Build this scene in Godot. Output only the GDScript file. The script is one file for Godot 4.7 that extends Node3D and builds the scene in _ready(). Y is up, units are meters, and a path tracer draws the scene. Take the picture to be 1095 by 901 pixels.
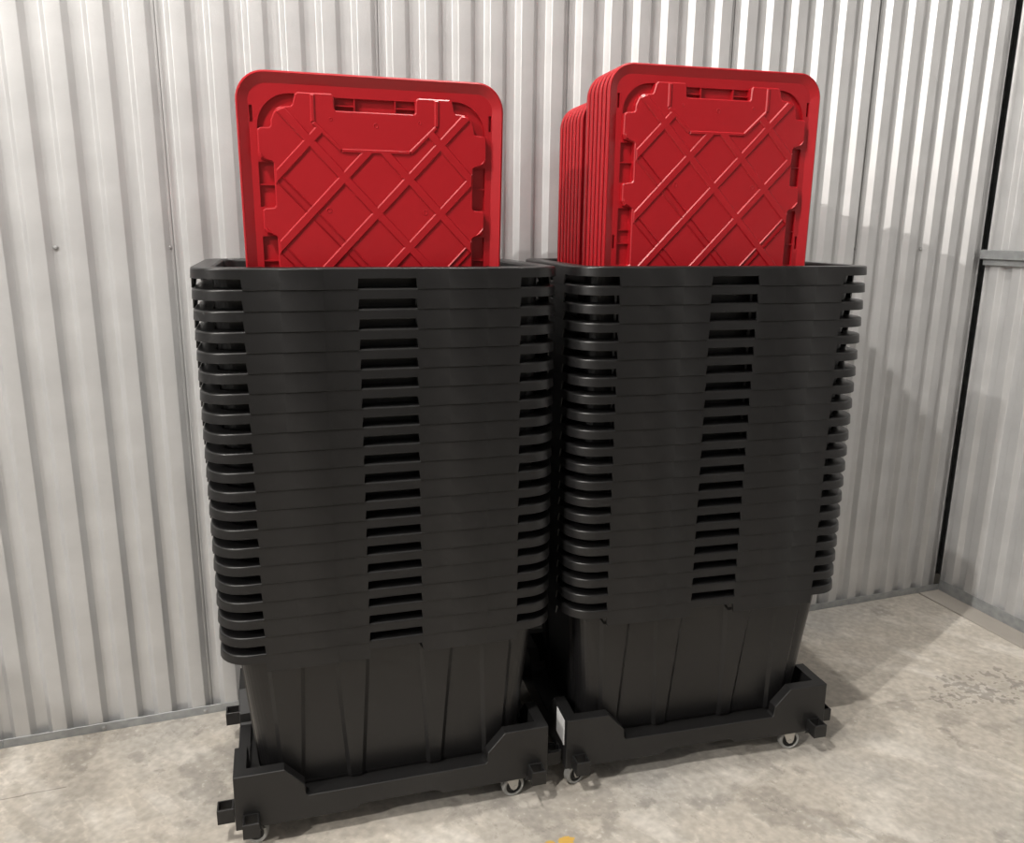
extends Node3D
# A corner of a steel-walled storage unit: two stacks of nested black totes on wheeled dollies,
# with red lids standing in the topmost tote of each stack.
# Room axes: x runs along the back wall (right corner at x = 0), z comes out of the back wall, y is up.

# ------------------------------------------------------------------ mesh building
class Builder:
	var st := SurfaceTool.new()
	var xf := Transform3D.IDENTITY
	func _init() -> void:
		st.begin(Mesh.PRIMITIVE_TRIANGLES)
	func tri(a: Vector3, b: Vector3, c: Vector3, hint: Vector3, sg: int = -1) -> void:
		var n := (a - c).cross(a - b)
		if n.length_squared() < 1e-18:
			return
		st.set_smooth_group(sg)
		if n.dot(hint) >= 0.0:
			st.add_vertex(xf * a); st.add_vertex(xf * b); st.add_vertex(xf * c)
		else:
			st.add_vertex(xf * a); st.add_vertex(xf * c); st.add_vertex(xf * b)
	func quad(a: Vector3, b: Vector3, c: Vector3, d: Vector3, hint: Vector3, sg: int = -1) -> void:
		tri(a, b, c, hint, sg)
		tri(a, c, d, hint, sg)
	func done() -> ArrayMesh:
		st.generate_normals()
		return st.commit()

static func rrect(hx: float, hy: float, r: float, seg: int = 8) -> PackedVector2Array:
	var p := PackedVector2Array()
	for q in 4:
		var c := Vector2([hx - r, -(hx - r), -(hx - r), hx - r][q], [hy - r, hy - r, -(hy - r), -(hy - r)][q])
		for i in seg + 1:
			var a := PI / 2 * (q + float(i) / seg)
			p.append(c + Vector2(cos(a), sin(a)) * r)
	return p

static func ccw(p: PackedVector2Array) -> PackedVector2Array:
	var s := 0.0
	for i in p.size():
		s += p[i].cross(p[(i + 1) % p.size()])
	if s < 0.0:
		p = p.duplicate()
		p.reverse()
	return p

static func inset(p: PackedVector2Array, d: float) -> PackedVector2Array:
	var o := PackedVector2Array()
	var n := p.size()
	for i in n:
		var e0 := (p[i] - p[(i + n - 1) % n]).normalized()
		var e1 := (p[(i + 1) % n] - p[i]).normalized()
		var n0 := Vector2(-e0.y, e0.x)
		var n1 := Vector2(-e1.y, e1.x)
		var m := (n0 + n1).normalized()
		var k: float = maxf(m.dot(n0), 0.4)
		o.append(p[i] + m * d / k)
	return o

# caps of a polygon with holes: cut into strips through the middle of every hole so that no piece has a hole
static func pieces(outer: PackedVector2Array, holes: Array) -> Array:
	if holes.is_empty():
		return [outer]
	var lo := outer[0]
	var hi := outer[0]
	for v in outer:
		lo = lo.min(v); hi = hi.max(v)
	var xs: Array = [lo.x - 1.0, hi.x + 1.0]
	for h in holes:
		var s := 0.0
		var a: float = h[0].x
		var b: float = h[0].x
		for v in h:
			a = minf(a, v.x); b = maxf(b, v.x)
		s = (a + b) / 2
		var fresh := true
		for x in xs:
			if absf(x - s) < 0.0004:
				fresh = false
		if fresh:
			xs.append(s)
	xs.sort()
	var out: Array = []
	for i in xs.size() - 1:
		var strip := PackedVector2Array([Vector2(xs[i], lo.y - 1), Vector2(xs[i + 1], lo.y - 1), Vector2(xs[i + 1], hi.y + 1), Vector2(xs[i], hi.y + 1)])
		var parts: Array = Geometry2D.intersect_polygons(outer, strip)
		for h in holes:
			var next: Array = []
			for q in parts:
				next.append_array(Geometry2D.clip_polygons(q, h))
			parts = next
		out.append_array(parts)
	return out

static func cap(b: Builder, outer: PackedVector2Array, holes: Array, z: float, up: bool) -> void:
	var hint := Vector3(0, 0, 1 if up else -1)
	for q in pieces(outer, holes):
		var t := Geometry2D.triangulate_polygon(q)
		for i in range(0, t.size(), 3):
			var p0: Vector2 = q[t[i]]
			var p1: Vector2 = q[t[i + 1]]
			var p2: Vector2 = q[t[i + 2]]
			b.tri(Vector3(p0.x, p0.y, z), Vector3(p1.x, p1.y, z), Vector3(p2.x, p2.y, z), hint)

static func wall_strip(b: Builder, p: PackedVector2Array, z0: float, q: PackedVector2Array, z1: float, out: float, sg: int = -1) -> void:
	var n := p.size()
	for i in n:
		var j := (i + 1) % n
		var e := (p[j] - p[i])
		var h := Vector3(e.y, -e.x, 0) * out + Vector3(0, 0, 0.0001)
		b.quad(Vector3(p[i].x, p[i].y, z0), Vector3(p[j].x, p[j].y, z0), Vector3(q[j].x, q[j].y, z1), Vector3(q[i].x, q[i].y, z1), h, sg)

# plate between z0 and z1 with its front edge (z1) bevelled
static func plate(b: Builder, outer: PackedVector2Array, holes: Array, z0: float, z1: float, bevel: float = 0.0, sg: int = -1) -> void:
	var o := ccw(outer)
	var hs: Array = []
	for h in holes:
		hs.append(ccw(h))
	var top := o
	if bevel > 0.0:
		top = inset(o, bevel)
		wall_strip(b, o, z0, o, z1 - bevel, 1.0, sg)
		wall_strip(b, o, z1 - bevel, top, z1, 1.0, -1)
	else:
		wall_strip(b, o, z0, o, z1, 1.0, sg)
	for h in hs:
		wall_strip(b, h, z0, h, z1, -1.0)
	cap(b, top, hs, z1, true)
	cap(b, o, hs, z0, false)

static func box(b: Builder, lo: Vector3, hi: Vector3, bevel: float = 0.0) -> void:
	var c := (lo + hi) / 2
	var e := (hi - lo) / 2
	if bevel <= 0.0:
		for ax in 3:
			for s in [-1.0, 1.0]:
				var n := Vector3.ZERO; n[ax] = s
				var u := Vector3.ZERO; u[(ax + 1) % 3] = e[(ax + 1) % 3]
				var v := Vector3.ZERO; v[(ax + 2) % 3] = e[(ax + 2) % 3]
				var m := c + n * e[ax]
				b.quad(m - u - v, m + u - v, m + u + v, m - u + v, n)
		return
	var k := e - Vector3.ONE * bevel
	for ax in 3:
		var a1 := (ax + 1) % 3
		var a2 := (ax + 2) % 3
		for s in [-1.0, 1.0]:
			var n := Vector3.ZERO; n[ax] = s
			var u := Vector3.ZERO; u[a1] = k[a1]
			var v := Vector3.ZERO; v[a2] = k[a2]
			var m := c + n * e[ax]
			b.quad(m - u - v, m + u - v, m + u + v, m - u + v, n)
			for s2 in [-1.0, 1.0]:
				# chamfer between faces ax,s and a1,s2 running along a2
				var n2 := Vector3.ZERO; n2[a1] = s2
				var p := c + n * e[ax] + n2 * k[a1]
				var q := c + n * k[ax] + n2 * e[a1]
				b.quad(p - v, p + v, q + v, q - v, n + n2)
	for sx in [-1.0, 1.0]:
		for sy in [-1.0, 1.0]:
			for sz in [-1.0, 1.0]:
				b.tri(c + Vector3(sx * e.x, sy * k.y, sz * k.z), c + Vector3(sx * k.x, sy * e.y, sz * k.z), c + Vector3(sx * k.x, sy * k.y, sz * e.z), Vector3(sx, sy, sz))

# profile points (radius, height) turned about y
static func lathe(b: Builder, prof: Array, seg: int = 20, smooth: bool = true) -> void:
	for k in prof.size() - 1:
		var a: Vector2 = prof[k]
		var c: Vector2 = prof[k + 1]
		var d := c - a
		for i in seg:
			var t0 := TAU * i / seg
			var t1 := TAU * (i + 1) / seg
			var tm := (t0 + t1) / 2
			var h := Vector3(cos(tm) * d.y, -d.x, sin(tm) * d.y)
			b.quad(Vector3(cos(t0) * a.x, a.y, sin(t0) * a.x), Vector3(cos(t1) * a.x, a.y, sin(t1) * a.x), Vector3(cos(t1) * c.x, c.y, sin(t1) * c.x), Vector3(cos(t0) * c.x, c.y, sin(t0) * c.x), h, k if smooth else -1)

# ------------------------------------------------------------------ nodes
var taken := {}
var M := {}

func numbered(called: String) -> String:
	if not taken.has(called):
		taken[called] = 0
		return called
	taken[called] += 1
	return "%s_%03d" % [called, taken[called]]

func part(called: String, mesh: Mesh, mat: Material, parent: Node3D) -> MeshInstance3D:
	var o := MeshInstance3D.new()
	o.name = called
	o.mesh = mesh
	o.material_override = mat
	o.cast_shadow = GeometryInstance3D.SHADOW_CASTING_SETTING_ON
	parent.add_child(o, true)
	return o

func thing(called: String, label: String, category: String, at := Vector3.ZERO, turn := 0.0, group := "") -> Node3D:
	var o := Node3D.new()
	o.name = numbered(called)
	add_child(o)
	o.position = at
	o.rotation.y = turn
	o.set_meta("label", label)
	o.set_meta("category", category)
	if group:
		o.set_meta("group", group)
	return o

func structure(called: String, label: String, category: String, at := Vector3.ZERO) -> Node3D:
	var o := thing(called, label, category, at)
	o.set_meta("kind", "structure")
	return o

func mat(col: Color, rough: float, metal := 0.0, spec := 0.5) -> StandardMaterial3D:
	var m := StandardMaterial3D.new()
	m.albedo_color = col
	m.roughness = rough
	m.metallic = metal
	m.metallic_specular = spec
	return m

func noise_tex(freq: float, oct: int, size: int, sd: int, lo: Color, hi: Color) -> NoiseTexture2D:
	var n := FastNoiseLite.new()
	n.seed = sd
	n.noise_type = FastNoiseLite.TYPE_SIMPLEX_SMOOTH
	n.frequency = freq
	n.fractal_octaves = oct
	var t := NoiseTexture2D.new()
	t.width = size; t.height = size
	t.seamless = true
	t.noise = n
	var g := Gradient.new()
	g.set_color(0, lo); g.set_color(1, hi)
	t.color_ramp = g
	return t

func noise_normal(freq: float, size: int, sd: int, strength: float) -> NoiseTexture2D:
	var n := FastNoiseLite.new()
	n.seed = sd
	n.frequency = freq
	n.fractal_octaves = 3
	var t := NoiseTexture2D.new()
	t.width = size; t.height = size
	t.seamless = true
	t.as_normal_map = true
	t.bump_strength = strength
	t.noise = n
	return t

# ------------------------------------------------------------------ measurements
const ROOM_H := 2.4
const LEFT_X := -5.515  # unseen partition, set by the shadow edge it throws on the floor
const FRONT_Z := 3.3
const PITCH := 0.08992            # one rib of the wall sheets
const TOTE_H := 0.385
const NEST := 0.0408              # height each nested tote adds
const TOP_Y := 1.311              # top of the topmost rims
const LID_L := 0.74
const LID_W := 0.524
const LAMP_Y := 4.0
const LID_NAME := "plastic_lid"

func _ready() -> void:
	camera_and_light()
	materials()
	shell()
	wall_sheets()
	dollies_and_totes()
	lids()

func camera_and_light() -> void:
	var cam := Camera3D.new()
	cam.name = "camera"
	cam.fov = 55.1
	cam.near = 0.05
	cam.far = 60.0
	add_child(cam)
	cam.position = Vector3(-2.599, 1.391, 2.27)
	cam.rotation_degrees = Vector3(-13.47, -19.07, 0.6)
	cam.current = true
	var env := Environment.new()
	env.background_mode = Environment.BG_COLOR
	env.background_color = Color(0, 0, 0)
	env.tonemap_mode = Environment.TONE_MAPPER_LINEAR
	env.tonemap_exposure = 0.93
	env.sdfgi_enabled = true
	env.ssao_enabled = true
	env.ssil_enabled = true
	var we := WorldEnvironment.new()
	we.name = "world_environment"
	we.environment = env
	add_child(we)
	# unseen lamps placed for the shadows, aisle ones added fill: position, energy, colour, label
	var warm := Color(1.0, 0.98, 0.955)
	for l in [
		[Vector3(-3.74, LAMP_Y, 1.86), 11.0, 0.03, "unseen hall lamp, placed for the diagonal shadow, above the open floor of the unit"],
		[Vector3(-1.70, LAMP_Y, 0.64), 4.5, 0.025, "unseen hall lamp, placed for the shadows under the dollies, straight above the two tote stacks"],
		[Vector3(-7.10, LAMP_Y, 3.40), 20.0, 0.015, "unseen hall lamp, placed to light the wall ribs from the side, beyond the left partition of the unit"],
		[Vector3(-1.2, LAMP_Y, 6.0), 1.6, 0.06, "added fill lamp out of view over the aisle in front of the unit"],
		[Vector3(-6.2, LAMP_Y, 7.2), 2.0, 0.06, "added fill lamp out of view at the far end of the aisle"],
	]:
		unseen_hall_lamp(l[0], l[1], warm, l[3], l[2])

func unseen_hall_lamp(at: Vector3, energy: float, col: Color, label: String, size: float) -> void:  # every lamp hangs out of view; fixture shape is assumed
	var t := thing("unseen_hall_lamp", label, "lamp", at, 0.0, "unseen lamps of the storage hall")
	var b := Builder.new()
	lathe(b, [Vector2(0.0, 0.14), Vector2(0.05, 0.14), Vector2(0.06, 0.1), Vector2(0.07, 0.03), Vector2(0.085, 0.0), Vector2(0.082, -0.004), Vector2(0.066, 0.004), Vector2(0.0, 0.004)], 24)
	part("housing", b.done(), mat(Color(0.2, 0.2, 0.2), 0.5, 0.3), t)
	var g := Builder.new()
	lathe(g, [Vector2(0.066, 0.003), Vector2(0.064, -0.004), Vector2(0.0, -0.006)], 24)
	var em := mat(Color(0.9, 0.9, 0.9), 0.4)
	em.emission_enabled = true
	em.emission = col
	em.emission_energy_multiplier = 6.0
	part("lens", g.done(), em, t)
	var c := Builder.new()
	lathe(c, [Vector2(0.008, 0.14), Vector2(0.008, LAMP_Y + 0.2 - at.y)], 10)
	part("cord", c.done(), mat(Color(0.1, 0.1, 0.1), 0.6), t)
	var o := OmniLight3D.new()
	o.name = "bulb_light"
	o.light_color = col
	o.light_energy = energy
	o.light_size = size
	o.omni_range = 30.0
	o.omni_attenuation = 2.0
	o.shadow_enabled = true
	t.add_child(o)
	o.position = Vector3(0, -0.07, 0)

# ------------------------------------------------------------------ materials
func materials() -> void:
	var s := mat(Color(0.79, 0.79, 0.79), 0.44, 0.45, 0.5)
	s.albedo_texture = noise_tex(0.004, 5, 512, 4, Color(0.95, 0.95, 0.95), Color(1, 1, 1))
	s.uv1_triplanar = true
	s.uv1_world_triplanar = true
	s.uv1_scale = Vector3.ONE * 3.0
	s.normal_enabled = true
	s.normal_texture = noise_normal(0.12, 512, 9, 1.0)
	s.normal_scale = 0.25
	M.sheet = s
	var z := mat(Color(0.66, 0.67, 0.67), 0.42, 0.4, 0.5)
	z.albedo_texture = noise_tex(0.03, 4, 256, 6, Color(0.85, 0.85, 0.86), Color(1, 1, 1))
	z.uv1_triplanar = true
	z.uv1_world_triplanar = true
	z.uv1_scale = Vector3.ONE * 3.0
	M.trim = z
	M.screw = mat(Color(0.66, 0.66, 0.66), 0.4, 0.5)
	M.gap_shield = z
	var p := mat(Color(0.080, 0.078, 0.080), 0.38, 0.0, 0.5)
	p.normal_enabled = true
	p.normal_texture = noise_normal(0.06, 512, 21, 1.0)
	p.normal_scale = 0.10
	p.uv1_triplanar = true
	p.uv1_scale = Vector3.ONE * 4.0
	M.tote = p
	var d := p.duplicate() as StandardMaterial3D
	d.albedo_color = Color(0.086, 0.084, 0.085)
	d.roughness = 0.48
	M.dolly = d
	var r := mat(Color(0.62, 0.06, 0.10), 0.38, 0.0, 0.5)
	r.normal_enabled = true
	r.normal_texture = noise_normal(0.05, 512, 33, 1.0)
	r.normal_scale = 0.08
	r.uv1_triplanar = true
	r.uv1_scale = Vector3.ONE * 4.0
	M.lid = r
	M.tyre = mat(Color(0.56, 0.56, 0.55), 0.55)
	M.core = mat(Color(0.06, 0.06, 0.06), 0.5)
	M.zinc = mat(Color(0.75, 0.74, 0.72), 0.35, 0.7)
	M.hall = mat(Color(0.55, 0.55, 0.55), 0.8)
	M.sticker = mat(Color(0.86, 0.86, 0.86), 0.5)
	M.print = mat(Color(0.32, 0.32, 0.34), 0.5)
	M.concrete = concrete()
	var pc := mat(Color(0.68, 0.655, 0.62), 0.7)
	pc.albedo_texture = noise_tex(0.01, 5, 512, 71, Color(0.85, 0.85, 0.85), Color(1, 1, 1))
	pc.uv1_triplanar = true
	pc.uv1_world_triplanar = true
	pc.uv1_scale = Vector3.ONE * 0.4
	M.plain_concrete = pc

const FLOOR_LO := Vector2(-4.2, -0.06)
const FLOOR_HI := Vector2(-0.104, 3.3)

func concrete() -> StandardMaterial3D:
	var w := 1600
	var h := 1312
	var imgs: Array = []
	for k in [[0.0016, 5, 0], [0.006, 5, 1], [0.02, 4, 2], [0.09, 3, 3], [0.0035, 4, 4]]:
		var n := FastNoiseLite.new()
		n.seed = 100 + int(k[2])
		n.noise_type = FastNoiseLite.TYPE_SIMPLEX_SMOOTH
		n.frequency = k[0]
		n.fractal_octaves = k[1]
		n.domain_warp_enabled = k[2] != 3
		n.domain_warp_amplitude = 40.0
		n.domain_warp_frequency = 0.006
		imgs.append(n.get_image(w, h, false, false, true).get_data())
	# trowel streaks: noise stretched along a diagonal
	var sn := FastNoiseLite.new()
	sn.seed = 131
	sn.frequency = 0.03
	sn.fractal_octaves = 3
	var big := sn.get_image(1200, 400, false, false, true)
	var streak := big.get_data()
	var img := Image.create(w, h, false, Image.FORMAT_RGB8)
	var bump := Image.create(w, h, false, Image.FORMAT_L8)
	var out := PackedByteArray()
	out.resize(w * h * 3)
	var bo := PackedByteArray()
	bo.resize(w * h)
	var a0: PackedByteArray = imgs[0]
	var a1: PackedByteArray = imgs[1]
	var a2: PackedByteArray = imgs[2]
	var a3: PackedByteArray = imgs[3]
	var a4: PackedByteArray = imgs[4]
	var base := Vector3(0.700, 0.673, 0.632)
	var grey := Vector3(0.635, 0.625, 0.605)
	var pale := Vector3(0.795, 0.775, 0.742)
	var sx := (FLOOR_HI.x - FLOOR_LO.x) / w
	var sz := (FLOOR_HI.y - FLOOR_LO.y) / h
	var i := 0
	for y in h:
		var z := FLOOR_LO.y + sz * y
		for x in w:
			var g0 := a0[i] / 255.0
			var g1 := a1[i] / 255.0
			var g2 := a2[i] / 255.0
			var g3 := a3[i] / 255.0
			var g4 := a4[i] / 255.0
			var u := int(x * 0.75 - y * 0.45 + 1200) % 1200
			var v := int(x * 0.12 + y * 0.24) % 400
			var s := streak[v * 1200 + u] / 255.0
			var c := base.lerp(grey, clampf((g0 - 0.42) * 3.2, 0.0, 1.0))
			c = c.lerp(pale, clampf((s * 0.55 + g1 * 0.6 - 0.66) * 3.4, 0.0, 0.75))
			var dark := clampf((g4 * 0.6 + g2 * 0.45 - 0.62) * 1.6, 0.0, 0.13)
			c = c * (1.0 - dark)
			c = c * (0.95 + 0.10 * g2) * (0.92 + 0.16 * g3)
			if g3 > 0.78 and g2 > 0.60:
				c = c.lerp(pale, 0.45)
			# fine trowel scratches and hairline crazing
			if absf(s - 0.5) < 0.022:
				c = c * (1.0 + 0.07 * g1)
			if absf(g1 - 0.52) < 0.005 and g4 > 0.45:
				c = c * 0.92
			var px := FLOOR_LO.x + sx * x
			# scuffed dirt patch on the slab near the right wall
			var dx := (px + 0.45 + 0.25 * (z - 0.6)) / 0.17
			var dz := (z - 0.60) / 0.085
			var q := dx * dx + dz * dz
			if q < 0.5 + 1.5 * s and s * 0.7 + g2 * 0.5 + g3 * 1.1 > 1.22:
				c = c.lerp(Vector3(0.43, 0.41, 0.385), 0.22 + 0.45 * g3)
			var e := dz * 3.2 - dx * 0.55 - 0.4
			if absf(e + (g2 - 0.5) * 0.9) < 0.14 and absf(dx) < 2.6:
				c = c * 0.94
			# hairline saw cut left of the stacks
			if absf(z - 0.223 - (g1 - 0.5) * 0.012) < 0.0014 and px < -3.06 + (g2 - 0.5) * 0.3:
				c = c * 0.72
			# two spilled specks of yellow paint
			for sp in [Vector3(-1.945, 0.795, 0.020), Vector3(-1.985, 0.79, 0.013)]:
				var yd: float = Vector2((px - sp.x), (z - sp.y) * 1.3).length() / sp.z
				if yd < 0.6 + 0.8 * g3:
					c = c.lerp(Vector3(0.80, 0.62, 0.25), 0.8)
			out[i * 3] = int(clampf(c.x, 0, 1) * 255)
			out[i * 3 + 1] = int(clampf(c.y, 0, 1) * 255)
			out[i * 3 + 2] = int(clampf(c.z, 0, 1) * 255)
			bo[i] = int(clampf(0.5 + (s - 0.5) * 0.5 + (g2 - 0.5) * 0.5 + (g3 - 0.5) * 0.25, 0.0, 1.0) * 255)
			i += 1
	img = Image.create_from_data(w, h, false, Image.FORMAT_RGB8, out)
	bump = Image.create_from_data(w, h, false, Image.FORMAT_L8, bo)
	bump.convert(Image.FORMAT_RGBA8)
	bump.bump_map_to_normal_map(2.0)
	var m := mat(Color(1, 1, 1), 0.62, 0.0, 0.4)
	m.albedo_texture = ImageTexture.create_from_image(img)
	m.normal_enabled = true
	m.normal_texture = ImageTexture.create_from_image(bump)
	m.normal_scale = 0.35
	return m

# ------------------------------------------------------------------ the setting
func shell() -> void:
	# concrete slab of the unit, the narrow pour beside the right wall, and the hall slab around them
	var f := structure("floor", "mottled beige concrete floor of the storage unit", "floor")
	var st := SurfaceTool.new()
	st.begin(Mesh.PRIMITIVE_TRIANGLES)
	var lo := FLOOR_LO
	var hi := FLOOR_HI
	var cs := [Vector2(lo.x, lo.y), Vector2(hi.x, lo.y), Vector2(hi.x, hi.y), Vector2(lo.x, hi.y)]
	for k in [0, 1, 2, 0, 2, 3]:
		st.set_uv(Vector2((cs[k].x - lo.x) / (hi.x - lo.x), (cs[k].y - lo.y) / (hi.y - lo.y)))
		st.set_normal(Vector3.UP)
		st.add_vertex(Vector3(cs[k].x, 0, cs[k].y))
	for s in [[0, 1], [1, 2], [2, 3], [3, 0]]:
		var p: Vector2 = cs[s[0]]
		var q: Vector2 = cs[s[1]]
		var n := Vector3(q.y - p.y, 0, -(q.x - p.x)).normalized()
		var vs := [Vector3(p.x, 0, p.y), Vector3(p.x, -0.1, p.y), Vector3(q.x, -0.1, q.y), Vector3(p.x, 0, p.y), Vector3(q.x, -0.1, q.y), Vector3(q.x, 0, q.y)]
		for v in vs:
			st.set_uv(Vector2((v.x - lo.x) / (hi.x - lo.x), (v.z - lo.y) / (hi.y - lo.y)))
			st.set_normal(n)
			st.add_vertex(v)
	st.generate_tangents()
	part("slab", st.commit(), M.concrete, f)
	var b := Builder.new()
	box(b, Vector3(hi.x + 0.009, -0.1, -0.06), Vector3(0.06, 0.0, FRONT_Z), 0.002)
	part("slab", b.done(), M.plain_concrete, f)
	b = Builder.new()
	box(b, Vector3(-14, -0.3, -6), Vector3(6, -0.1, 12))
	box(b, Vector3(-14, -0.1, FRONT_Z), Vector3(6, 0.0, 12))
	box(b, Vector3(-14, -0.1, -6), Vector3(FLOOR_LO.x, 0.0, FRONT_Z))
	part("hall_slab", b.done(), M.plain_concrete, f)
	# unseen hall around the open-topped unit, its tone set for bounced light
	var c := structure("ceiling", "unseen ceiling of the storage hall high above the unit", "ceiling")
	b = Builder.new()
	box(b, Vector3(-14, LAMP_Y + 0.2, -6), Vector3(6, LAMP_Y + 0.4, 12))
	part("deck", b.done(), M.hall, c)
	for w in [["wall_hall_left", Vector3(-14.2, -0.3, -6), Vector3(-14, LAMP_Y + 0.4, 12)], ["wall_hall_right", Vector3(6, -0.3, -6), Vector3(6.2, LAMP_Y + 0.4, 12)], ["wall_hall_front", Vector3(-14.2, -0.3, 12), Vector3(6.2, LAMP_Y + 0.4, 12.2)], ["wall_hall_back", Vector3(-14.2, -0.3, -6.2), Vector3(6.2, LAMP_Y + 0.4, -6)]]:
		var o := structure(w[0], "unseen plain outer wall of the storage hall", "wall")
		b = Builder.new()
		box(b, w[1], w[2])
		part("board", b.done(), M.hall, o)

# cross-section of one rib of the sheet from its valley: (along, out)
func rib_points() -> Array:
	var web := 0.0125
	var ridge := 0.0355
	var depth := 0.018
	var c := 0.0022
	var s := PITCH / 2
	# from -s to s, ridge in the middle
	var r := ridge / 2
	var t := r + web
	var dz := c * depth / web
	var up := PackedVector2Array()
	# two rounded folds with the slanted web between them
	var lean := Vector2(web, depth).normalized()
	var full := atan2(depth, web)
	var rad := 0.0035
	var cut := rad * tan(full / 2)
	for k in 5:
		var a := full * k / 4.0
		up.append(Vector2(-t - cut, 0) + Vector2(sin(a), 1.0 - cos(a)) * rad)
	for k in 5:
		var a := full * (1.0 - k / 4.0)
		up.append(Vector2(-r + cut, depth) + Vector2(-sin(a), -(1.0 - cos(a))) * rad)
	var all: Array = []
	for v in up:
		all.append(v)
	for k in range(up.size() - 1, -1, -1):
		all.append(Vector2(-up[k].x, up[k].y))
	return all

# a sheet n ribs wide whose first rib is centred at `first` along the wall; lapped at its start edge
func sheet_mesh(a0: float, a1: float, first: float, y0: float, y1: float) -> ArrayMesh:
	var pts: Array = [Vector2(a0 - 0.014, -0.0025), Vector2(a0 - 0.0005, -0.0025), Vector2(a0, 0.0), Vector2(a0 + 0.003, 0.0016), Vector2(a0 + 0.006, 0.0)]
	pts = [Vector2(a0 + 0.0008, 0.0012), Vector2(a0 + 0.004, 0.0012), Vector2(a0 + 0.0055, 0.0)]
	var x := first
	while x - 0.033 < a1:
		for p in rib_points():
			var v := Vector2(x + p.x, p.y)
			if v.x > a0 + 0.006 and v.x < a1 + 0.012:
				pts.append(v)
		x += PITCH
	pts.append(Vector2(a1 - 0.0012, 0.0) if pts[-1].x < a1 - 0.0012 else pts[-1])
	pts.append(Vector2(a1, -0.002))
	pts.append(Vector2(a1 + 0.012, -0.002))
	var b := Builder.new()
	var th := 0.0012
	for i in pts.size() - 1:
		var p: Vector2 = pts[i]
		var q: Vector2 = pts[i + 1]
		var n := Vector3(-(q.y - p.y), 0, q.x - p.x)
		b.quad(Vector3(p.x, y0, p.y), Vector3(q.x, y0, q.y), Vector3(q.x, y1, q.y), Vector3(p.x, y1, p.y), n, 1)
		b.quad(Vector3(p.x, y0, p.y - th), Vector3(q.x, y0, q.y - th), Vector3(q.x, y1, q.y - th), Vector3(p.x, y1, p.y - th), -n)
		b.quad(Vector3(p.x, y1, p.y), Vector3(q.x, y1, q.y), Vector3(q.x, y1, q.y - th), Vector3(p.x, y1, p.y - th), Vector3.UP)
	return b.done()

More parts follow.
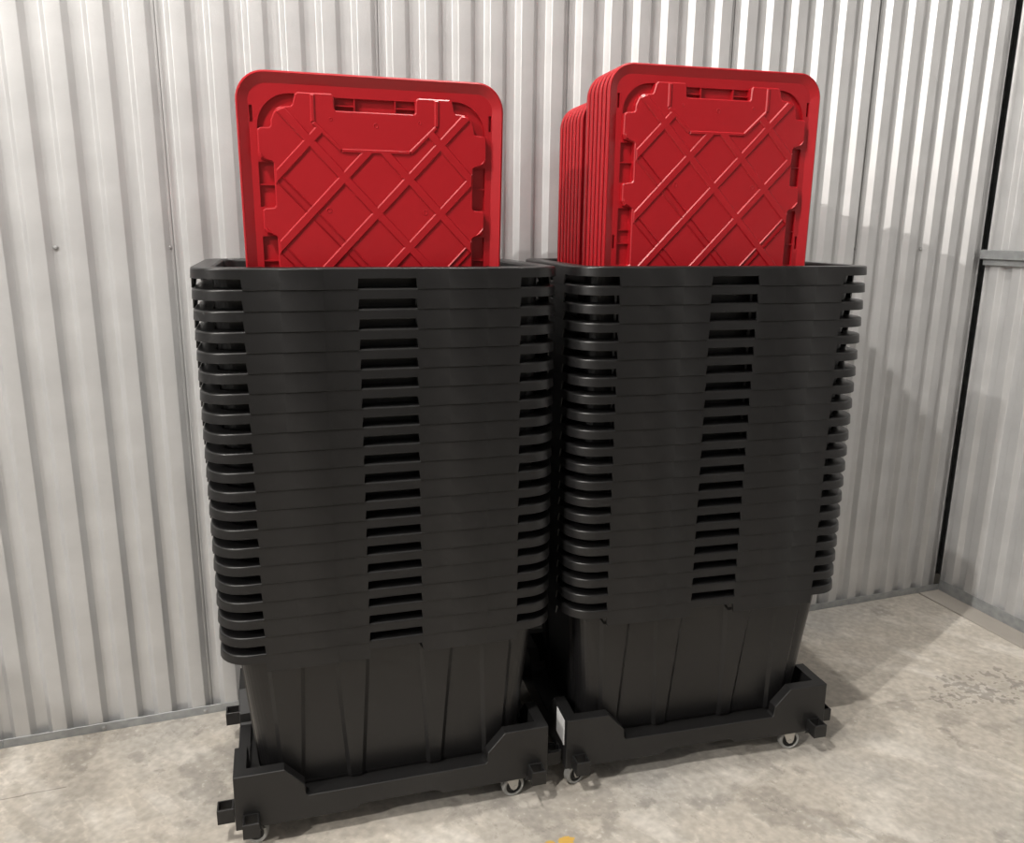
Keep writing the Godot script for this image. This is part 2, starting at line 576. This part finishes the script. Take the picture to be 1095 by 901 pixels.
func wall_sheets() -> void:
	var screw := Builder.new()
	screw.xf = Transform3D(Basis(Vector3.RIGHT, PI / 2), Vector3.ZERO)
	lathe(screw, [Vector2(0.0065, 0.0), Vector2(0.0065, 0.0012), Vector2(0.0042, 0.0014), Vector2(0.0040, 0.0042), Vector2(0.003, 0.0048), Vector2(0.0, 0.005)], 10, false)
	var screw_mesh := screw.done()
	# back wall: ridge faces 2 mm behind z = 0
	var wb := structure("wall_back", "ribbed light grey steel wall behind the tote stacks", "wall", Vector3(0, 0, -0.020))
	var seams: Array = [-5.428, -4.8885, -4.349, -3.8095, -3.270, -2.7305, -2.191, -1.6515, -1.112, -0.5725]
	var phase := -2.703 + 0.024          # centre of a ridge
	for i in seams.size():
		var a0: float = seams[i]
		var a1: float = seams[i + 1] if i + 1 < seams.size() else -0.016
		var first := phase
		while first - PITCH > a0:
			first -= PITCH
		while first < a0:
			first += PITCH
		part("panel", sheet_mesh(a0, a1, first, 0.006, ROOM_H), M.sheet, wb)
	for s in [-3.002, -2.742, -1.92, -1.38, -0.574, -0.288]:
		var k := part("screw", screw_mesh, M.screw, wb)
		var near := phase + roundf((s - phase) / PITCH) * PITCH
		var on_ridge := absf(s - near) < 0.02
		k.position = Vector3(s, 1.333, 0.0185 if on_ridge else 0.0005)
	# right wall: ridge faces 2 mm behind x = 0
	var wr := structure("wall_right", "ribbed grey steel wall meeting the back wall in the corner", "wall", Vector3(0.020, 0, 0))
	wr.rotation.y = -PI / 2
	var z := -0.016
	while z < FRONT_Z:
		part("panel", sheet_mesh(z, minf(z + 0.5395, FRONT_Z), z + 0.055, 0.006, ROOM_H), M.sheet, wr)
		z += 0.5395
	# left wall, out of view, placed so its top edge shades the floor
	var wl := structure("unseen_wall_left", "unseen ribbed grey steel partition, placed to shade the far left floor", "wall", Vector3(LEFT_X, 0, 0))
	wl.rotation.y = PI / 2
	z = -FRONT_Z
	while z < -0.05:
		part("panel", sheet_mesh(z, minf(z + 0.5395, 0.0), z + 0.055, 0.006, ROOM_H), M.sheet, wl)
		z += 0.5395
	# channel added to keep light out of the gap between the two walls
	var cp := structure("trim_1", "added channel keeping light out behind the gap between the two walls", "trim")
	var b := Builder.new()
	box(b, Vector3(-0.085, 0.0, -0.130), Vector3(0.130, ROOM_H, -0.125))
	box(b, Vector3(-0.085, 0.0, -0.125), Vector3(-0.080, ROOM_H, -0.0225))
	box(b, Vector3(0.125, 0.0, -0.125), Vector3(0.130, ROOM_H, 0.085))
	box(b, Vector3(0.0225, 0.0, 0.080), Vector3(0.125, ROOM_H, 0.085))
	box(b, Vector3(-0.085, ROOM_H - 0.004, -0.130), Vector3(0.130, ROOM_H, -0.0225))
	part("gap_shield", b.done(), M.gap_shield, cp)
	# floor channels
	var bb := structure("baseboard_back", "grey steel floor channel along the back wall", "trim")
	var cut := [LEFT_X, -3.268, -0.75, 0.0]
	for i in 3:
		b = Builder.new()
		box(b, Vector3(cut[i] + 0.001, 0.0, -0.0018), Vector3(cut[i + 1] - 0.001, 0.026, 0.0), 0.0006)
		box(b, Vector3(cut[i] + 0.001, 0.0, -0.04), Vector3(cut[i + 1] - 0.001, 0.003, -0.0018))
		part("channel", b.done(), M.trim, bb)
	for s in [-3.02, -2.752]:
		var k := part("bolt", screw_mesh, M.screw, bb)
		k.position = Vector3(s, 0.012, 0.0)
	var br := structure("baseboard_right", "grey steel floor channel along the right wall", "trim")
	b = Builder.new()
	box(b, Vector3(0.0, 0.0, 0.0), Vector3(0.0018, 0.044, FRONT_Z), 0.0006)
	box(b, Vector3(0.0018, 0.0, 0.0), Vector3(0.04, 0.003, FRONT_Z))
	part("channel", b.done(), M.trim, br)
	# horizontal rail fixed across the right wall
	var gr := structure("trim_2", "grey steel rail running across the right wall", "trim")
	b = Builder.new()
	box(b, Vector3(-0.024, 1.299, -0.006), Vector3(0.001, 1.332, FRONT_Z), 0.002)
	part("rail", b.done(), M.trim, gr)
	b = Builder.new()
	box(b, Vector3(-0.012, 1.278, 0.0), Vector3(0.001, 1.299, FRONT_Z), 0.001)
	part("flange", b.done(), M.trim, gr)

# ------------------------------------------------------------------ totes
func body_ring(y: float, thick: float) -> PackedVector3Array:
	var f := (TOTE_H - y) / TOTE_H
	var hl := lerpf(0.340, 0.309, f) - thick
	var hd := lerpf(0.2135, 0.184, f) - thick
	var r := lerpf(0.034, 0.046, f) - thick
	var e := 0.0065 * smoothstep(0.044, 0.056, TOTE_H - y)
	var g := 0.0045
	var long_ribs := [[-0.281, -0.262, -0.203, -0.219], [-0.137, -0.111, -0.058, -0.079], [0.058, 0.079, 0.137, 0.111], [0.203, 0.219, 0.281, 0.262]]
	var short_ribs := [[-0.150, -0.125, -0.085, -0.095], [0.085, 0.095, 0.150, 0.125]]
	var p := PackedVector3Array()
	for side in 4:
		var ax: float = hl if side % 2 == 0 else hd      # half length of this side
		var off: float = hd if side % 2 == 0 else hl     # its distance from the centre
		var rot := Basis(Vector3.UP, side * PI / 2)
		p.append(rot * Vector3(-(ax - r), y, off))
		for rb in (long_ribs if side % 2 == 0 else short_ribs):
			var x0 := lerpf(rb[0], rb[1], f)
			var x1 := lerpf(rb[2], rb[3], f)
			p.append(rot * Vector3(x0 - g, y, off))
			p.append(rot * Vector3(x0 + g, y, off + e))
			p.append(rot * Vector3(x1 - g, y, off + e))
			p.append(rot * Vector3(x1 + g, y, off))
		p.append(rot * Vector3(ax - r, y, off))
		for i in range(1, 7):
			var a := PI / 2 * i / 7.0
			p.append(rot * Vector3(ax - r + sin(a) * r, y, off - r + cos(a) * r))
	return p

func tote_body() -> ArrayMesh:
	var b := Builder.new()
	var th := 0.0027
	var ys := [TOTE_H - 0.005, TOTE_H - 0.043, TOTE_H - 0.057, 0.2, 0.012, 0.003]
	var n := 0
	var prev: PackedVector3Array
	var prev_in: PackedVector3Array
	for k in ys.size():
		var o := body_ring(ys[k], 0.0)
		var inn := body_ring(ys[k], th)
		n = o.size()
		if k == ys.size() - 1:
			o = body_ring(0.003, 0.005)
			inn = body_ring(0.0055, 0.008)
			for i in n:
				o[i].y = 0.0; inn[i].y = 0.004
		if k > 0:
			for i in n:
				var j := (i + 1) % n
				var m := (o[i] + o[j]) / 2
				var tangent := o[j] - o[i]
				var h := Vector3(tangent.z, 0, -tangent.x)
				if h.dot(Vector3(m.x, 0, m.z)) < 0:
					h = -h
				b.quad(prev[i], prev[j], o[j], o[i], h)
				b.quad(prev_in[i], prev_in[j], inn[j], inn[i], -h)
		prev = o
		prev_in = inn
	for i in n:
		var j := (i + 1) % n
		b.tri(prev[i], prev[j], Vector3(0, 0, 0), Vector3.DOWN)
		b.tri(prev_in[i], prev_in[j], Vector3(0, 0.004, 0), Vector3.UP)
	return b.done()

func tote_rim() -> ArrayMesh:
	# samples round the rim: position, outward direction, skirt depth, relief
	var F := 0.0430
	var S := 0.0213
	var P: Array = []
	for side in 4:
		var ax: float = 0.3775 if side % 2 == 0 else 0.25
		var off: float = 0.25 if side % 2 == 0 else 0.3775
		var r := 0.07
		var rot := Basis(Vector3.UP, side * PI / 2)
		var list: Array
		if side % 2 == 0:
			list = [[-0.3075, S, 0], [-0.2822, S, 0], [-0.280, F, 0], [-0.211, F, 0], [-0.2095, F, 1], [-0.128, F, 1], [-0.1265, F, 0], [-0.0602, F, 0], [-0.058, S, 0], [0.058, S, 0], [0.0602, F, 0], [0.1265, F, 0], [0.128, F, 1], [0.2095, F, 1], [0.211, F, 0], [0.280, F, 0], [0.2822, S, 0], [0.3075, S, 0]]
		else:
			list = [[-0.18, S, 0], [-0.157, S, 0], [-0.153, F, 0], [-0.072, F, 0], [-0.068, S, 0], [0.068, S, 0], [0.072, F, 0], [0.153, F, 0], [0.157, S, 0], [0.18, S, 0]]
		for v in list:
			P.append([rot * Vector3(v[0], 0, off), rot * Vector3(0, 0, 1), v[1], v[2] * 0.0007])
		for i in range(1, 9):
			var a := PI / 2 * i / 9.0
			var nrm := Vector3(sin(a), 0, cos(a))
			P.append([rot * (Vector3(ax - r, 0, off - r) + nrm * r), rot * nrm, S, 0.0])
	var b := Builder.new()
	var n := P.size()
	for i in n:
		var s: Array = P[i]
		var t: Array = P[(i + 1) % n]
		var rows: Array = []
		for q in [s, t]:
			var p: Vector3 = q[0] + Vector3.UP * TOTE_H
			var o: Vector3 = q[1]
			var dp: float = q[2]
			var e: float = q[3]
			rows.append([
				p + o * -0.0405 + Vector3.UP * -0.007, p + o * -0.0395 + Vector3.UP * -0.0025, p + o * -0.037, p + o * -0.0036,
				p + o * -0.0016 + Vector3.UP * -0.0005, p + o * -0.0005 + Vector3.UP * -0.0016, p + o * e + Vector3.UP * -0.0036,
				p + o * (e + 0.0026 * dp / 0.043) + Vector3.UP * -(dp - 0.0006), p + o * (-0.0005 + e + 0.0026 * dp / 0.043) + Vector3.UP * -dp, p + o * (-0.0032 + 0.0035 * smoothstep(0.025, 0.040, dp)) + Vector3.UP * -dp, p + o * -0.0032 + Vector3.UP * -0.0065, p + o * -0.0405 + Vector3.UP * -0.007])
		var c: Vector3 = (s[1] + t[1]).normalized()
		var hints := [-c, -c + Vector3.UP, Vector3.UP, Vector3.UP + c * 0.3, Vector3.UP + c, Vector3.UP * 0.3 + c, c, c + Vector3.DOWN, Vector3.DOWN, -c, Vector3.DOWN]
		for k in 11:
			b.quad(rows[0][k], rows[1][k], rows[1][k + 1], rows[0][k + 1], hints[k], [1, 1, 2, 2, 2, 2, 3, -1, -1, -1, 7][k])
		# closing faces where the skirt steps
	return b.done()

const ORDINAL := ["topmost", "second from the top", "third from the top", "fourth from the top", "fifth from the top", "sixth from the top", "seventh from the top", "eighth from the top", "ninth from the top", "tenth from the top", "eleventh from the top", "tenth from the bottom", "ninth from the bottom", "eighth from the bottom", "seventh from the bottom", "sixth from the bottom", "fifth from the bottom", "fourth from the bottom", "third from the bottom", "second from the bottom", "lowest one"]

var stacks: Array = [
	{"at": Vector3(-2.300, 0, 0.627), "turn": deg_to_rad(-2.816), "name": "stack farther from the room corner"},
	{"at": Vector3(-1.511, 0, 0.673), "turn": deg_to_rad(-4.789), "name": "stack nearer the room corner"},
]

# point of a stack's own frame (origin: middle of its footprint on the floor)
func in_stack(i: int, p: Vector3) -> Vector3:
	var s: Dictionary = stacks[i]
	return s.at + Basis(Vector3.UP, s.turn) * (p + Vector3(0, 0, -0.25))

func dollies_and_totes() -> void:
	var body := tote_body()
	var rim := tote_rim()
	for i in 2:
		build_dolly(i)
	var proto: Node3D = null
	for i in 2:
		for k in 21:
			var label := "black plastic storage tote, %s in the %s" % [ORDINAL[k], stacks[i].name]
			var group := "nested black totes in the %s" % stacks[i].name
			var at := in_stack(i, Vector3(0, TOP_Y - TOTE_H - NEST * k, 0))
			var t: Node3D
			if proto == null:
				t = thing("storage_tote", label, "storage tote", at, stacks[i].turn, group)
				part("body", body, M.tote, t)
				part("rim", rim, M.tote, t)
				proto = t
			else:
				t = proto.duplicate()
				t.name = numbered("storage_tote")
				add_child(t)
				t.position = at
				t.rotation.y = stacks[i].turn
				t.set_meta("label", label)
				t.set_meta("group", group)

# ------------------------------------------------------------------ dollies
func build_dolly(i: int) -> void:
	var label: String = ["black plastic dolly with four casters under the stack farther from the room corner", "black plastic dolly with a white sticker under the stack nearer the room corner"][i]
	var t := thing("tote_dolly", label, "dolly", in_stack(i, Vector3.ZERO), stacks[i].turn, "wheeled tote dollies")
	# long walls, then short walls
	for side in 4:
		var long_side := side % 2 == 0
		var hw: float = 0.370 if long_side else 0.240
		var off: float = 0.240 if long_side else 0.370
		var a: float = hw - 0.111
		var c: float = hw - 0.154
		var top := hw - 0.0005
		var bot := hw + 0.001
		if not long_side:
			top -= 0.0275; bot -= 0.0290
		var ar := 0.098 if long_side else 0.06
		var poly := PackedVector2Array([Vector2(-bot, 0.060), Vector2(-ar - 0.012, 0.060), Vector2(-ar - 0.004, 0.063), Vector2(-ar + 0.004, 0.070), Vector2(-ar + 0.012, 0.073), Vector2(ar - 0.012, 0.073), Vector2(ar - 0.004, 0.070), Vector2(ar + 0.004, 0.063), Vector2(ar + 0.012, 0.060), Vector2(bot, 0.060), Vector2(top, 0.197), Vector2(a, 0.197), Vector2(c, 0.150), Vector2(c - 0.0015, 0.126), Vector2(c - 0.006, 0.121), Vector2(-c + 0.006, 0.121), Vector2(-c + 0.0015, 0.126), Vector2(-c, 0.150), Vector2(-a, 0.197), Vector2(-top, 0.197)])
		var b := Builder.new()
		b.xf = Transform3D(Basis(Vector3.UP, side * PI / 2), Vector3.ZERO)
		plate(b, poly, [], off - 0.028, off, 0.0016)
		part("side_wall", b.done(), M.dolly, t)
	var d := Builder.new()
	box(d, Vector3(-0.342, 0.090, -0.212), Vector3(0.342, 0.1085, 0.212))
	part("deck", d.done(), M.dolly, t)
	# square sockets beside every corner
	var so := Builder.new()
	so.xf = Transform3D(Basis(Vector3.RIGHT, -PI / 2), Vector3.ZERO)
	var sq := PackedVector2Array([Vector2(-0.018, -0.018), Vector2(0.018, -0.018), Vector2(0.018, 0.0195), Vector2(-0.018, 0.0195)])
	var hole := PackedVector2Array([Vector2(-0.0142, -0.0142), Vector2(0.0142, -0.0142), Vector2(0.0142, 0.0142), Vector2(-0.0142, 0.0142)])
	plate(so, sq, [hole], 0.064, 0.100, 0.0012)
	var socket := so.done()
	var we := Builder.new()
	plate(we, PackedVector2Array([Vector2(-0.030, 0.066), Vector2(-0.018, 0.064), Vector2(-0.018, 0.078)]), [], -0.001, 0.001)
	var web := we.done()
	for sx in [-1.0, 1.0]:
		for sz in [-1.0, 1.0]:
			var f := part("socket", socket, M.dolly, t)
			f.position = Vector3(sx * 0.336, 0, sz * (0.240 + 0.0195))
			f.rotation.y = 0.0 if sz > 0 else PI
			var g := part("socket", socket, M.dolly, t)
			g.position = Vector3(sx * (0.374 + 0.0195), 0, sz * 0.196)
			g.rotation.y = PI / 2 * sx
			var wb := part("brace", web, M.dolly, t)
			wb.position = Vector3(sx * 0.336, 0, sz * (0.240 + 0.012))
			if sx < 0:
				wb.rotation.y = PI
	# casters
	var fk := Builder.new()
	for s in [-1.0, 1.0]:
		fk.xf = Transform3D(Basis.IDENTITY, Vector3(0, 0, s * 0.0125))
		plate(fk, PackedVector2Array([Vector2(-0.026, 0.066), Vector2(0.013, 0.066), Vector2(0.010, 0.030), Vector2(0.006, 0.022), Vector2(-0.002, 0.020), Vector2(-0.009, 0.026)]), [], -0.001, 0.001)
	fk.xf = Transform3D.IDENTITY
	box(fk, Vector3(-0.034, 0.0655, -0.0145), Vector3(0.016, 0.069, 0.0145))
	fk.xf = Transform3D(Basis.IDENTITY, Vector3(-0.028, 0, 0))
	lathe(fk, [Vector2(0.016, 0.069), Vector2(0.016, 0.078), Vector2(0.024, 0.079), Vector2(0.024, 0.090)], 14)
	fk.xf = Transform3D(Basis(Vector3.RIGHT, PI / 2), Vector3(0, 0.029, 0))
	lathe(fk, [Vector2(0.0, -0.0165), Vector2(0.0045, -0.0165), Vector2(0.0045, 0.0165), Vector2(0.0, 0.0165)], 10, false)
	var fork := fk.done()
	var ty := Builder.new()
	ty.xf = Transform3D(Basis(Vector3.RIGHT, PI / 2), Vector3(0, 0.029, 0))
	lathe(ty, [Vector2(0.0205, -0.0095), Vector2(0.026, -0.0105), Vector2(0.0285, -0.008), Vector2(0.029, 0.0), Vector2(0.0285, 0.008), Vector2(0.026, 0.0105), Vector2(0.0205, 0.0095)], 28)
	var tyre := ty.done()
	var co := Builder.new()
	co.xf = ty.xf
	lathe(co, [Vector2(0.0, -0.0085), Vector2(0.012, -0.0085), Vector2(0.014, -0.0065), Vector2(0.0207, -0.0075), Vector2(0.0207, 0.0075), Vector2(0.014, 0.0065), Vector2(0.012, 0.0085), Vector2(0.0, 0.0085)], 24)
	var core := co.done()
	# wheel centre and heading of every caster: x, z, turn
	var spots: Array = [[[-0.330, 0.206, 2.9], [0.287, 0.211, 0.12], [-0.3, -0.19, 1.0], [0.3, -0.19, 2.2]], [[-0.338, 0.214, 3.5], [0.283, 0.214, -0.1], [-0.3, -0.19, 0.6], [0.3, -0.19, 2.6]]][i]
	for s in spots:
		var c := part("caster", fork, M.zinc, t)
		c.position = Vector3(s[0], 0, s[1])
		c.rotation.y = s[2]
		part("tyre", tyre, M.tyre, c)
		part("wheel_core", core, M.core, c)
	if i == 1:
		var sb := Builder.new()
		box(sb, Vector3(-0.0006, 0.118, 0.158), Vector3(0.0, 0.188, 0.222))
		var st := part("sticker", sb.done(), M.sticker, t)
		st.position = Vector3(-0.3705, 0, 0)
		st.rotation.z = 0.0
		st.set_meta("label", "white paper sticker")

# ------------------------------------------------------------------ lids
# outline of the raised panel, right half, from the middle of the top edge: (x, distance below the top edge)
func panel_outline() -> PackedVector2Array:
	var half: Array = [Vector2(0.0765, 0.067), Vector2(0.079, 0.064), Vector2(0.080, 0.041), Vector2(0.084, 0.037), Vector2(0.148, 0.037), Vector2(0.153, 0.041), Vector2(0.158, 0.059), Vector2(0.161, 0.0625), Vector2(0.180, 0.064), Vector2(0.188, 0.068), Vector2(0.194, 0.076), Vector2(0.199, 0.088), Vector2(0.200, 0.099), Vector2(0.203, 0.102), Vector2(0.220, 0.103), Vector2(0.225, 0.107)]
	half.append_array([Vector2(0.226, 0.150), Vector2(0.222, 0.160), Vector2(0.201, 0.165), Vector2(0.198, 0.168), Vector2(0.198, 0.247), Vector2(0.201, 0.251), Vector2(0.219, 0.253), Vector2(0.223, 0.257), Vector2(0.223, 0.292), Vector2(0.218, 0.302), Vector2(0.201, 0.306), Vector2(0.198, 0.309)])
	var p := PackedVector2Array()
	var right: Array = half.duplicate()
	for k in range(half.size() - 1, -1, -1):
		right.append(Vector2(half[k].x, LID_L - half[k].y))
	for v in right:
		p.append(Vector2(v.x, LID_L - v.y))
	for k in range(right.size() - 1, -1, -1):
		p.append(Vector2(-right[k].x, LID_L - right[k].y))
	return p

func rect(x0: float, x1: float, d0: float, d1: float) -> PackedVector2Array:
	return PackedVector2Array([Vector2(x0, LID_L - d1), Vector2(x1, LID_L - d1), Vector2(x1, LID_L - d0), Vector2(x0, LID_L - d0)])

func bar(a: Vector2, b: Vector2, w: float) -> PackedVector2Array:
	var n := (b - a).normalized().orthogonal() * w / 2
	return PackedVector2Array([a + n, b + n, b - n, a - n])

func build_lid() -> Node3D:
	var t := thing(LID_NAME, "", "lid")
	var outline := panel_outline()
	# pockets and slots cut into the flange around the panel
	var holes: Array = []
	for s in [-1.0, 1.0]:
		for d in [[0.166, 0.2505], [LID_L - 0.2505, LID_L - 0.166], [0.307, LID_L - 0.307]]:
			holes.append(rect(minf(s * 0.19, s * 0.2265), maxf(s * 0.19, s * 0.2265), d[0], d[1]))
		for d in [[0.063, 0.093], [0.366, 0.396]]:
			holes.append(rect(s * 0.2352 - 0.003, s * 0.2352 + 0.003, d[0], d[1]))
		for e in [0, 1]:
			var arc := PackedVector2Array()
			for k in 9:
				var an := PI / 2 * k / 8.0
				var d := 0.103 - 0.064 * sin(an)
				arc.append(Vector2(s * (0.161 + 0.064 * cos(an)), LID_L - d if e == 0 else d))
			var dd := 0.112
			arc.append(Vector2(s * 0.150, LID_L - 0.039 if e == 0 else 0.039))
			arc.append(Vector2(s * 0.150, LID_L - dd if e == 0 else dd))
			arc.append(Vector2(s * 0.221, LID_L - dd if e == 0 else dd))
			holes.append(ccw(arc))
	holes.append(rect(-0.0795, 0.0795, 0.043, 0.072))
	holes.append(rect(-0.0795, 0.0795, LID_L - 0.072, LID_L - 0.043))
	var b := Builder.new()
	var centre := Vector2(0, LID_L / 2)
	var steps := [[0.0045, -0.0245], [0.0045, -0.0135], [0.0030, -0.0110], [0.0004, -0.0090], [0.0, -0.0070], [0.0004, -0.0035], [0.0016, -0.0012], [0.0040, 0.0], [0.0052, -0.0004]]
	var rings: Array = []
	for k in steps:
		var r := rrect(LID_W / 2 - k[0], LID_L / 2 - k[0], 0.056 - k[0], 10)
		for m in r.size():
			r[m] += centre
		rings.append(r)
	for k in rings.size() - 1:
		wall_strip(b, rings[k], steps[k][1], rings[k + 1], steps[k + 1][1], 1.0, 1)
	# shallow fall from the edge to the flange
	var fl := rrect(LID_W / 2 - 0.0225, LID_L / 2 - 0.0225, 0.056 - 0.0225, 10)
	for m in fl.size():
		fl[m] += centre
	wall_strip(b, rings[-1], -0.0004, fl, -0.0095, -0.001, -1)
	cap(b, fl, holes, -0.0095, true)
	for h in holes:
		var hc := ccw(h)
		wall_strip(b, hc, -0.0180, hc, -0.0095, -1.0)
	var inner := rrect(LID_W / 2 - 0.0070, LID_L / 2 - 0.0070, 0.0490, 10)
	for m in inner.size():
		inner[m] += centre
	wall_strip(b, inner, -0.0245, inner, -0.011, -1.0, 3)
	wall_strip(b, rings[0], -0.0245, inner, -0.0245, 0.0)
	cap(b, inner, holes, -0.011, false)
	part("rim", b.done(), M.lid, t)
	# plate closing the pockets from behind
	b = Builder.new()
	var bp := rrect(0.242, LID_L / 2 - 0.030, 0.04, 6)
	for m in bp.size():
		bp[m] += centre
	plate(b, bp, [], -0.0190, -0.0175)
	part("pocket_floor", b.done(), M.lid, t)
	# raised panel
	b = Builder.new()
	plate(b, outline, [], -0.0180, 0.0040, 0.0022)
	var pan := part("panel", b.done(), M.lid, t)
	# ribs: frame of the name field and the diagonal lattice
	var field := PackedVector2Array([Vector2(-0.121, LID_L - 0.02), Vector2(-0.121, LID_L - 0.090), Vector2(-0.068, LID_L - 0.1405), Vector2(0.068, LID_L - 0.1405), Vector2(0.121, LID_L - 0.090), Vector2(0.121, LID_L - 0.02)])
	var face := inset(ccw(outline), 0.0028)
	var shapes: Array = []
	var fw := 0.0085
	for k in [[0, 1], [1, 2], [2, 3], [3, 4], [4, 5]]:
		shapes.append_array(Geometry2D.intersect_polygons(bar(field[k[0]], field[k[1]], fw), face))
	var hx := 0.0645
	var hd := 0.0675
	for dir in [-1.0, 1.0]:
		for m in range(-8, 10):
			# lines through the lattice nodes
			var c0 := Vector2(m * 2 * hx, LID_L - 0.259)
			var u := Vector2(hx, dir * hd)
			var long := bar(c0 - u * 9, c0 + u * 9, 0.0175)
			for q in Geometry2D.intersect_polygons(long, face):
				for q2 in Geometry2D.clip_polygons(q, field):
					if q2.size() >= 3:
						shapes.append(q2)
	var lift := 0
	for s in shapes:
		var poly := ccw(s)
		var clean := PackedVector2Array()
		for k in poly.size():
			if poly[k].distance_to(poly[(k + 1) % poly.size()]) > 0.0006:
				clean.append(poly[k])
		if clean.size() < 3:
			continue
		b = Builder.new()
		plate(b, clean, [], 0.0035, 0.0074 + 0.000004 * (lift % 9), 0.0022)
		part("rib", b.done(), M.lid, pan)
		lift += 1
	# webs across the pockets
	for s in [-1.0, 1.0]:
		for d in [0.208, 0.355, LID_L - 0.355, LID_L - 0.208]:
			b = Builder.new()
			box(b, Vector3(minf(s * 0.197, s * 0.226), LID_L - d - 0.0012, -0.0175), Vector3(maxf(s * 0.197, s * 0.226), LID_L - d + 0.0012, -0.0105))
			part("web", b.done(), M.lid, t)
		b = Builder.new()
		box(b, Vector3(s * 0.040 - 0.0012, LID_L - 0.072, -0.0175), Vector3(s * 0.040 + 0.0012, LID_L - 0.044, -0.0075))
		part("web", b.done(), M.lid, t)
		b = Builder.new()
		box(b, Vector3(minf(s * 0.040, s * 0.079), LID_L - 0.0585, -0.0175), Vector3(maxf(s * 0.040, s * 0.079), LID_L - 0.0560, -0.0085))
		part("web", b.done(), M.lid, t)
	# round moulding marks
	for mk in [Vector3(0.0, 0.092, 0.0052), Vector3(-0.087, 0.083, 0.0036), Vector3(0.087, 0.083, 0.0036), Vector3(-0.096, 0.255, 0.0055), Vector3(0.098, 0.256, 0.0055)]:
		b = Builder.new()
		b.xf = Transform3D(Basis(Vector3.RIGHT, PI / 2), Vector3(mk.x, LID_L - mk.y, 0.004))
		lathe(b, [Vector2(mk.z, 0.0), Vector2(mk.z - 0.0006, 0.001), Vector2(mk.z - 0.0014, 0.001), Vector2(mk.z - 0.002, 0.0002), Vector2(0.0, 0.0002)], 14)
		part("moulding_mark", b.done(), M.lid, pan)
	return t

func lids() -> void:
	var proto := build_lid()
	var nth := ["first", "second", "third", "fourth", "fifth", "sixth", "seventh"]
	var rows := [
		{"stack": 0, "n": 5, "at": Vector3(-0.010, 0.937, -0.078), "tilt": 3.2},
		{"stack": 1, "n": 6, "at": Vector3(-0.030, 1.004, -0.083), "tilt": 0.0},
		{"stack": 1, "n": 7, "at": Vector3(-0.030, 0.958, -0.262), "tilt": 0.0},
	]
	for g in 3:
		var row: Dictionary = rows[g]
		for k in row.n:
			var o: Node3D = proto
			if g + k > 0:
				o = proto.duplicate()
				o.name = numbered(LID_NAME)
				add_child(o)
			o.position = in_stack(row.stack, row.at + Vector3(0, 0, 0.25 - 0.0268 * k))
			o.rotation = Vector3(deg_to_rad(row.tilt), stacks[row.stack].turn, 0)
			var label := ""
			if g == 0:
				label = "red plastic lid with lattice ribs, foremost in the stack farther from the room corner" if k == 0 else "red plastic lid, %s in the stack farther from the room corner" % nth[k]
			elif g == 1:
				label = "red plastic lid with lattice ribs, foremost in the stack nearer the room corner" if k == 0 else "red plastic lid, %s in the taller front row of lids" % nth[k]
			else:
				label = "red plastic lid, %s from the wall in the lower rear row of lids" % nth[row.n - 1 - k]
			o.set_meta("label", label)
			o.set_meta("group", "red tote lids")
